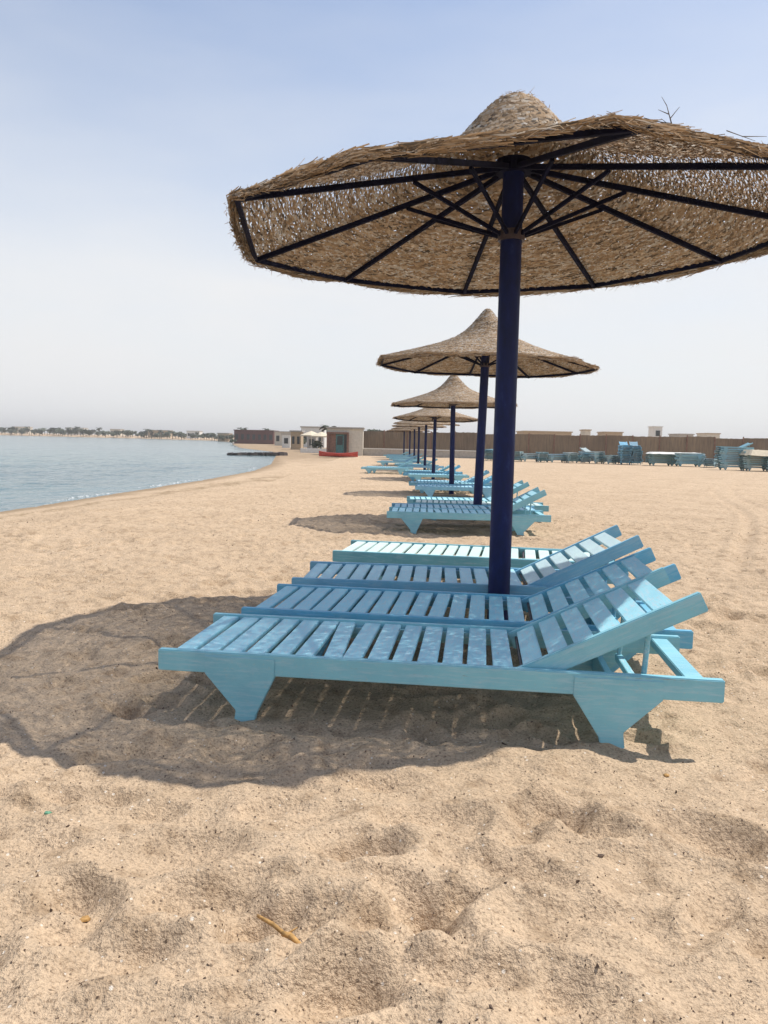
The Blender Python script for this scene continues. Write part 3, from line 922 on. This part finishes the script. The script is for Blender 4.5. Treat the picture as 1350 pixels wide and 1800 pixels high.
# red boat in front of it
bx, by = PX(596, 61.5), 61.5
boat = empty("rowing_boat", (bx, by, gz(bx, by)), R(3))
b = MB()
st = 12; ring = []
for i in range(st + 1):
    t = i / st; x = -1.55 + 3.1 * t
    wv = .55 * math.sin(math.pi * min(1, .12 + t * .80)) ** .6; sheer = .34 + .16 * (2 * t - 1) ** 2
    ring.append([(x, -wv, sheer), (x, -wv * .75, .10), (x, 0, .02 + .05 * abs(2*t-1)), (x, wv * .75, .10), (x, wv, sheer), (x, wv * .86, sheer - .02), (x, 0, .16), (x, -wv * .86, sheer - .02)])
for i in range(st):
    b.add(ring[i] + ring[i+1], [(k, (k+1) % 8, 8 + (k+1) % 8, 8 + k) for k in range(8)])
b.add(ring[0], [tuple(range(8))]); b.add(ring[-1], [tuple(range(7, -1, -1))])
b.build("hull", M['red'], boat, smooth=False)
for xx in (-.6, .35):
    b = MB(); b.box(xx, xx + .22, -.46, .46, .27, .30); b.build("bench", M['white'], boat)
tag(boat, "red rowing boat lying on the sand before the beach hut", "boat")

# ------------------------------------------------------------------ jetty
b = MB()
ja = Vector((PX(404, 61.5), 61.5)); jb = Vector((PX(500, 64), 64.5)); n = 34; rr = random.Random(2)
for i in range(n):
    p = ja.lerp(jb, (i + .5) / n)
    s = .14 + .09 * i / n
    Mx = Matrix.Translation((p.x, p.y + rr.uniform(-.3, .3), WL + .05)) @ Euler((rr.uniform(-.2, .2), rr.uniform(-.2, .2), rr.uniform(0, 3))).to_matrix().to_4x4()
    b.box(-.28, .28, -.25, .25, -s, s, Mx)
j = b.build("stone_groyne", M['jetty'], bevel=.05); tag(j, "low dark stone groyne running out into the calm water", "groyne")

# ------------------------------------------------------------------ trees
def crown_mesh(name, rx, rz, n, seed, mat, leaf=.35):
    rr = random.Random(seed); b = MB()
    cl = [(rr.uniform(-.55, .55) * rx, rr.uniform(-.55, .55) * rx, rr.uniform(-.35, .45) * rz, rr.uniform(.35, .6)) for _ in range(7)]
    for k in range(n):
        c = rr.choice(cl); d = Vector((rr.gauss(0, 1), rr.gauss(0, 1), rr.gauss(0, 1))).normalized() * rr.random() ** .4
        p = Vector((c[0] + d.x * rx * c[3], c[1] + d.y * rx * c[3], c[2] + d.z * rz * c[3]))
        u = Vector((rr.gauss(0, 1), rr.gauss(0, 1), rr.gauss(0, .6))).normalized(); v = u.orthogonal().normalized()
        s = leaf * rr.uniform(.5, 1.2)
        b.add([p - u * s, p - v * s * .6, p + u * s, p + v * s * .6], [(0, 1, 2, 3)], rr.random())
    o = b.build(name, mat, attr=True); col.objects.unlink(o)
    return o.data
def palm_mesh(seed, L=1.6):
    rr = random.Random(seed); b = MB()
    for k in range(22):
        a = rr.uniform(0, 6.28); up = rr.uniform(-.5, 1.1); d = Vector((math.cos(a), math.sin(a), up)).normalized()
        p = Vector((0, 0, 0)); w_ = .05; tone = rr.random()
        side = d.cross(Vector((0, 0, 1))).normalized()
        for s in range(5):
            q = p + d * (L / 5) * rr.uniform(.9, 1.1); d = (d + Vector((0, 0, -.30))).normalized(); w2 = [.22, .28, .24, .14, .02][s]
            b.add([p - side * w_, p + side * w_, q + side * w2 - Vector((0, 0, w2 * .5)), q - side * w2 - Vector((0, 0, w2 * .5))], [(0, 1, 2, 3)], tone)
            p = q; w_ = w2
    o = b.build("crown", M['leafd'], attr=True); col.objects.unlink(o)
    return o.data
CROWN = [crown_mesh("crown", 1.8, 1.4, 420, s, M['leaf']) for s in (1, 2, 3)]
PALM = [palm_mesh(s) for s in (5, 6)]
def trunk_mesh(h, r):
    b = MB(); b.path([(0, 0, -.3), (.05, 0, h * .5), (0, .05, h)], [r, r * .8, r * .6], 7)
    for k in range(3):
        a = k * 2.1; b.tube((0, .03, h * .8), (math.cos(a) * .8, math.sin(a) * .8, h * 1.25), r * .4, r * .15, 5)
    o = b.build("trunk", M['trunk']); col.objects.unlink(o); return o.data
def ptrunk_mesh(h, r):
    b = MB(); b.path([(0, 0, -.3), (.06, 0, h * .5), (.15, 0, h)], [r * 1.2, r * .9, r * .8], 7)
    o = b.build("trunk", M['trunk']); col.objects.unlink(o); return o.data
TT = trunk_mesh(1.7, .16); PT = ptrunk_mesh(2.9, .14)
def tree(px, y, kind, s, lab, group):
    x = PX(px, y)
    nm = "palm_tree" if kind == 'p' else ("leafy_tree" if s > .75 else "bush")
    o = empty(nm, (x, y, gz(x, y)), random.uniform(0, 6)); o.scale = (s, s, s)
    if kind == 'p':
        t = bpy.data.objects.new("trunk", PT); c = bpy.data.objects.new("crown", random.choice(PALM)); c.location = (.15, 0, 2.9)
    else:
        t = bpy.data.objects.new("trunk", TT); c = bpy.data.objects.new("crown", random.choice(CROWN)); c.location = (0, 0, 1.75)
    for q in (t, c): col.objects.link(q); q.parent = o
    tag(o, lab, "palm tree" if kind == 'p' else "tree", group)
def coast_far(px):
    # distance at which the far coast crosses this picture column
    best = 400
    for (ax, ay), (bx, by) in zip(COAST[11:-1], COAST[12:]):
        k0 = ax - PX(px, ay); k1 = bx - PX(px, by)
        if k0 * k1 <= 0:
            t = k0 / (k0 - k1); return ay + t * (by - ay)
    return best
random.seed(4)
G1 = "trees along the far shore of the bay"
MARK = [(-40, 28, "left of the cream villa at the far left"), (28, 118, "right of the cream villa at the far left"), (118, 196, "right of the white villa by the gap"), (196, 262, "right of the small cream villa"), (262, 330, "right of the long tan villa"), (330, 384, "right of the second white villa"), (384, 420, "right of the tan hut at the end")]
CARD = ["first", "second", "third", "fourth", "fifth", "sixth", "seventh", "eighth", "ninth", "tenth", "eleventh", "twelfth", "thirteenth", "fourteenth", "fifteenth", "sixteenth", "seventeenth", "eighteenth", "nineteenth", "twentieth"]
cnt = {}
px = -12
while px < 412:
    cf = coast_far(px)
    kind = 'p' if random.random() < .22 else 't'
    s = random.uniform(.7, 1.25) * (1.0 if kind == 'p' else .95) * cf / 330
    mk = [m_[2] for m_ in MARK if m_[0] <= px < m_[1]][0]
    key = (mk, kind); cnt[key] = cnt.get(key, 0) + 1
    tree(px, cf + random.uniform(8, 30), kind, s, CARD[cnt[key] - 1] + (" palm " if kind == 'p' else " bushy tree ") + mk + " across the bay", G1)
    px += random.uniform(2.6, 6.2)
for px, y, kind, s, lab in ((427, 190, 'p', 1.15, "palm tree at the left end of the dark red building across the water"), (468, 186, 'p', 1.1, "palm tree rising behind the middle of the dark red building across the water"), (487, 180, 'p', .85, "small palm tree just right of the dark red building across the water"),
                            (521, 160, 'p', .65, "small leaning palm between the dark red building and the white houses"), (552, 140, 't', 1.15, "broad green tree behind the pale houses left of the beach hut"),
                            (580, 95, 'p', .95, "palm tree whose dark crown shows above the left corner of the beach hut"), (604, 100, 't', .85, "bushy tree whose top shows above the middle of the hut roof"),
                            (668, 96, 't', .95, "dark bushy tree behind the left end of the brown fence"), (534, 120, 't', .55, "low dark bush left of the pale houses by the hut"), (1085, 90, 't', .55, "low bush top showing over the middle of the brown fence"),
                            (1318, 90, 't', .62, "bush top showing over the brown fence near the right edge"), (557, 84, 't', .42, "small dark bush beside the left wall of the beach hut"), (917, 110, 't', .8, "bush top over the fence just right of the nearest pole")):
    tree(px, y, kind, s, lab, None)

# ------------------------------------------------------------------ far buildings
def house(px0, px1, y, h, mat, lab, rows=1, cols=4, roofm='grey', name="house", depth=6, parapet=True):
    x0, x1 = PX(px0, y), PX(px1, y)
    z = gz((x0 + x1) / 2, y)
    o = empty(name, ((x0 + x1) / 2, y, z)); hw = (x1 - x0) / 2
    b = MB(); b.box(-hw, hw, 0, depth, -.5, h); b.build("wall", M[mat], o)
    b = MB(); b.box(-hw - .15, hw + .15, -.15, depth + .15, h + .003, h + .18); b.build("roof", M[roofm], o)
    for r_ in range(rows):
        for c in range(cols):
            wx = -hw + (c + .5) * 2 * hw / cols; wz = h * (r_ + .32) / rows; ww = min(.55, hw / cols * .5)
            b = MB(); b.box(wx - ww, wx + ww, -.05, -.004, wz, wz + min(1.2, h / rows * .42)); b.build("window", M['dark'], o)
    tag(o, lab, "building")
    return o
house(413, 482, 176, 3.0, 'rust', "low dark red building with palms behind it across the water", 1, 7, 'rust', "beach_club", 8)
house(530, 571, 128, 3.3, 'white', "pale house standing left of the beach hut", 1, 3, 'grey', "house", 5)
house(484, 528, 150, 2.6, 'cream', "low cream building between the dark red building and the pale house", 1, 4)
house(512, 530, 100, 2.3, 'tan', "small tan shed between the cream building and the pale house, nearer the water", 1, 2, 'grey', "shed", 3)
house(541, 556, 96, 1.9, 'grey', "low grey shed behind the pale parasols left of the hut", 1, 1, 'tan', "shed", 2.5)
house(497, 511, 118, 2.0, 'white', "tiny white block low on the shore left of the tan shed", 1, 1, 'grey', "house", 3)
house(700, 742, 120, 3.6, 'tan', "tan roofline just over the fence behind the far umbrellas", 1, 3, 'tan', "house", 6)
house(1062, 1092, 135, 3.6, 'tan', "low tan rooftop over the fence left of the tower house", 1, 2, 'tan', "house", 5)
house(1240, 1262, 150, 4.0, 'cream', "small cream rooftop over the fence right of the grey house", 1, 2, 'tan', "house", 5)
house(920, 1003, 125, 3.3, 'tan', "long tan building showing just over the brown fence", 1, 5, 'tan', "house", 7)
house(1146, 1161, 150, 5.1, 'white', "narrow white tower house rising above the brown fence", 2, 1, 'white', "tower_house", 3)
house(1191, 1216, 140, 3.6, 'grey', "small grey house just showing over the fence at right", 1, 2, 'grey', "house", 5)
house(1026, 1036, 130, 3.8, 'cream', "tiny cream roof turret between the tan building and the tower house", 1, 1, 'tan', "roof_turret", 3)
for k, (a, b_, dd, hh, mt, lab) in enumerate(((28, 52, 55, 3.6, 'cream', "cream villa among the trees at the far left of the bay"), (118, 150, 40, 3.4, 'white', "white villa by the gap in the trees across the bay"), (196, 214, 40, 3.0, 'cream', "small cream villa left of the centre of the far shore"), (262, 300, 30, 3.2, 'tan', "long tan villa low among the palms of the far shore"), (330, 352, 30, 3.0, 'white', "white villa toward the right end of the far treeline"), (384, 404, 14, 2.6, 'tan', "small tan hut at the right end of the far treeline"))):
    house(a, b_, coast_far((a + b_) / 2) + dd, hh, mt, lab, 1, 3)

# sunshades and furniture left of the hut
for px, y, s, lab in ((548, 88, 1.0, "small pale parasol standing left of the beach hut, nearer the water"), (566, 84, .95, "small pale parasol standing close to the left wall of the beach hut")):
    x = PX(px, y); o = empty("pale_parasol", (x, y, gz(x, y))); o.scale = (s, s, s)
    b = MB(); b.tube((0, 0, -.2), (0, 0, 2.3), .04, .04, 8); b.build("pole", M['white'], o)
    b = MB(); n = 8
    top = [(0, 0, 2.35)]; rim = [(1.25 * math.cos(i * math.pi / 4), 1.25 * math.sin(i * math.pi / 4), 1.85) for i in range(n)]; low = [(p[0], p[1], 1.72) for p in rim]
    b.add(top + rim + low, [(0, 1 + i, 1 + (i + 1) % n) for i in range(n)] + [(1 + i, 9 + i, 9 + (i + 1) % n, 1 + (i + 1) % n) for i in range(n)] + [tuple(range(9, 17))])
    b.build("canopy", M['canvas'], o); tag(o, lab, "parasol")
b = MB(); x = PX(556, 80); z0 = gz(x, 80)
b.box(-1.6, 1.6, 0, .3, -.3, .45)
o = b.build("low_wall", M['white'], bevel=.02); o.location = (x, 80, z0); tag(o, "short white wall between the beach hut and the water", "wall")

# ------------------------------------------------------------------ bits on the sand
def on(x, y): return float(gh(np.array([x, x]), np.array([y, y]))[0])
b = MB()
b.path([(-.075, .050, .006), (-.03, .018, .012), (0, 0, .006)], [.0035, .005, .005], 7)
b.path([(.0, -.002, .006), (.02, -.012, .010), (.052, -.036, .005)], [.006, .007, .005], 7)
b.tube((.012, -.006, .01), (.03, .012, .016), .003, .001, 5)
x, y = -.205, 1.615
o = b.build("broken_twig", M['twig'], smooth=True); o.location = (x, y, max(on(x, y), on(x - .07, y + .05), on(x + .05, y - .035)) + .001); o.rotation_euler = (0, 0, -.15); tag(o, "broken yellowish twig lying on the foreground sand", "twig")
def shard(name, x, y, s, mat, lab, cat, seed=0):
    rr = random.Random(seed); b = MB(); bm = bmesh.new(); bmesh.ops.create_icosphere(bm, subdivisions=1, radius=1)
    vs = [(v.co.x * s * rr.uniform(.7, 1.3), v.co.y * s * rr.uniform(.5, 1.0), v.co.z * s * rr.uniform(.35, .6)) for v in bm.verts]; fs = [[v.index for v in f.verts] for f in bm.faces]; bm.free()
    b.add(vs, fs); o = b.build(name, mat); o.location = (x, y, on(x, y) + s * .2); tag(o, lab, cat); return o
shard("orange_shell", -.665, 1.665, .014, M['twig'], "small orange brown shell at the lower left of the sand", "shell", 1)
shard("green_scrap", -.95, 2.12, .013, M['greenbit'], "small faded green scrap on the sand at left", "scrap", 2)
shard("orange_shell", .97, 2.50, .012, M['twig'], "small orange shell on the sand right of the lounger's leg", "shell", 3)
shard("dark_stone", .59, 1.93, .010, M['pebble'], "dark stone on the bare sand right of the picture's middle, foreground", "stone", 4)
shard("dark_stone", -.07, 1.66, .011, M['pebble'], "dark stone right of the broken twig", "stone", 5)
# countless crumbs
b = MB(); rr = random.Random(9)
tet = [(1, 1, 1), (-1, -1, 1), (-1, 1, -1), (1, -1, -1)]
pts = []
for k in range(3200):
    y = 1.25 + 11 * rr.random() ** 1.8; x = rr.uniform(-.62, .62) * y * 1.05
    pts.append((x, y))
zz = gh(np.array([p[0] for p in pts]), np.array([p[1] for p in pts]))
for (x, y), z in zip(pts, zz):
    s = rr.uniform(.0007, .0020) * (2.0 if rr.random() < .05 else 1) * (1 + y * .10)
    Mx = Matrix.Translation((x, y, z + s * .3)) @ Euler((rr.uniform(0, 6), rr.uniform(0, 6), rr.uniform(0, 6))).to_matrix().to_4x4() @ Matrix.Diagonal((s * rr.uniform(.8, 2.2), s, s * .7, 1))
    b.add([Mx @ Vector(t) for t in tet], [(0, 1, 2), (0, 3, 1), (0, 2, 3), (1, 3, 2)])
o = b.build("sand_crumbs", M['pebble']); tag(o, "countless dark crumbs and grit scattered over the sand", "grit", kind='stuff')

# ------------------------------------------------------------------ haze
b = MB(); b.box(-3300, 3300, -90, 5300, -4.0, 40.0)
hm = bpy.data.materials.new("haze"); hm.use_nodes = True
hn = hm.node_tree; hn.nodes.clear()
ho = hn.nodes.new("ShaderNodeOutputMaterial"); pv = hn.nodes.new("ShaderNodeVolumePrincipled")
pv.inputs["Density"].default_value = HAZE; pv.inputs["Color"].default_value = (1.0, .985, .955, 1); pv.inputs["Anisotropy"].default_value = 0.2
hn.links.new(pv.outputs[0], ho.inputs["Volume"])
hzo = b.build("haze", hm); tag(hzo, "thin pale haze over the bay", "haze", kind='stuff')

# sprigs caught in the near rim
sp = sprig((1.02, 2.90, 2.235), [((0, 0, 0), (-.03, 0, .09), .003), ((-.015, 0, .045), (.02, .01, .09), .002), ((-.02, 0, .06), (-.06, 0, .075), .002), ((-.03, 0, .09), (-.05, 0, .12), .0015), ((0, 0, .01), (-.05, -.01, .04), .002)])
tag(sp, "dry forked sprig sticking up from the near rim of the umbrella", "sprig")
sp = sprig((1.33, 2.97, 2.235), [((-.09, 0, .035), (.02, 0, .0), .002), ((-.03, 0, .015), (.07, .02, .025), .002)])
tag(sp, "dry twig lying along the near rim of the umbrella, right of the forked sprig", "sprig")
sp = sprig((1.52, 3.02, 2.22), [((0, 0, 0), (-.05, 0, .075), .003), ((-.02, 0, .03), (-.045, .01, .045), .002)])
tag(sp, "straight dry stalk leaning out of the near rim at the right", "sprig")
bpy.context.view_layer.update()
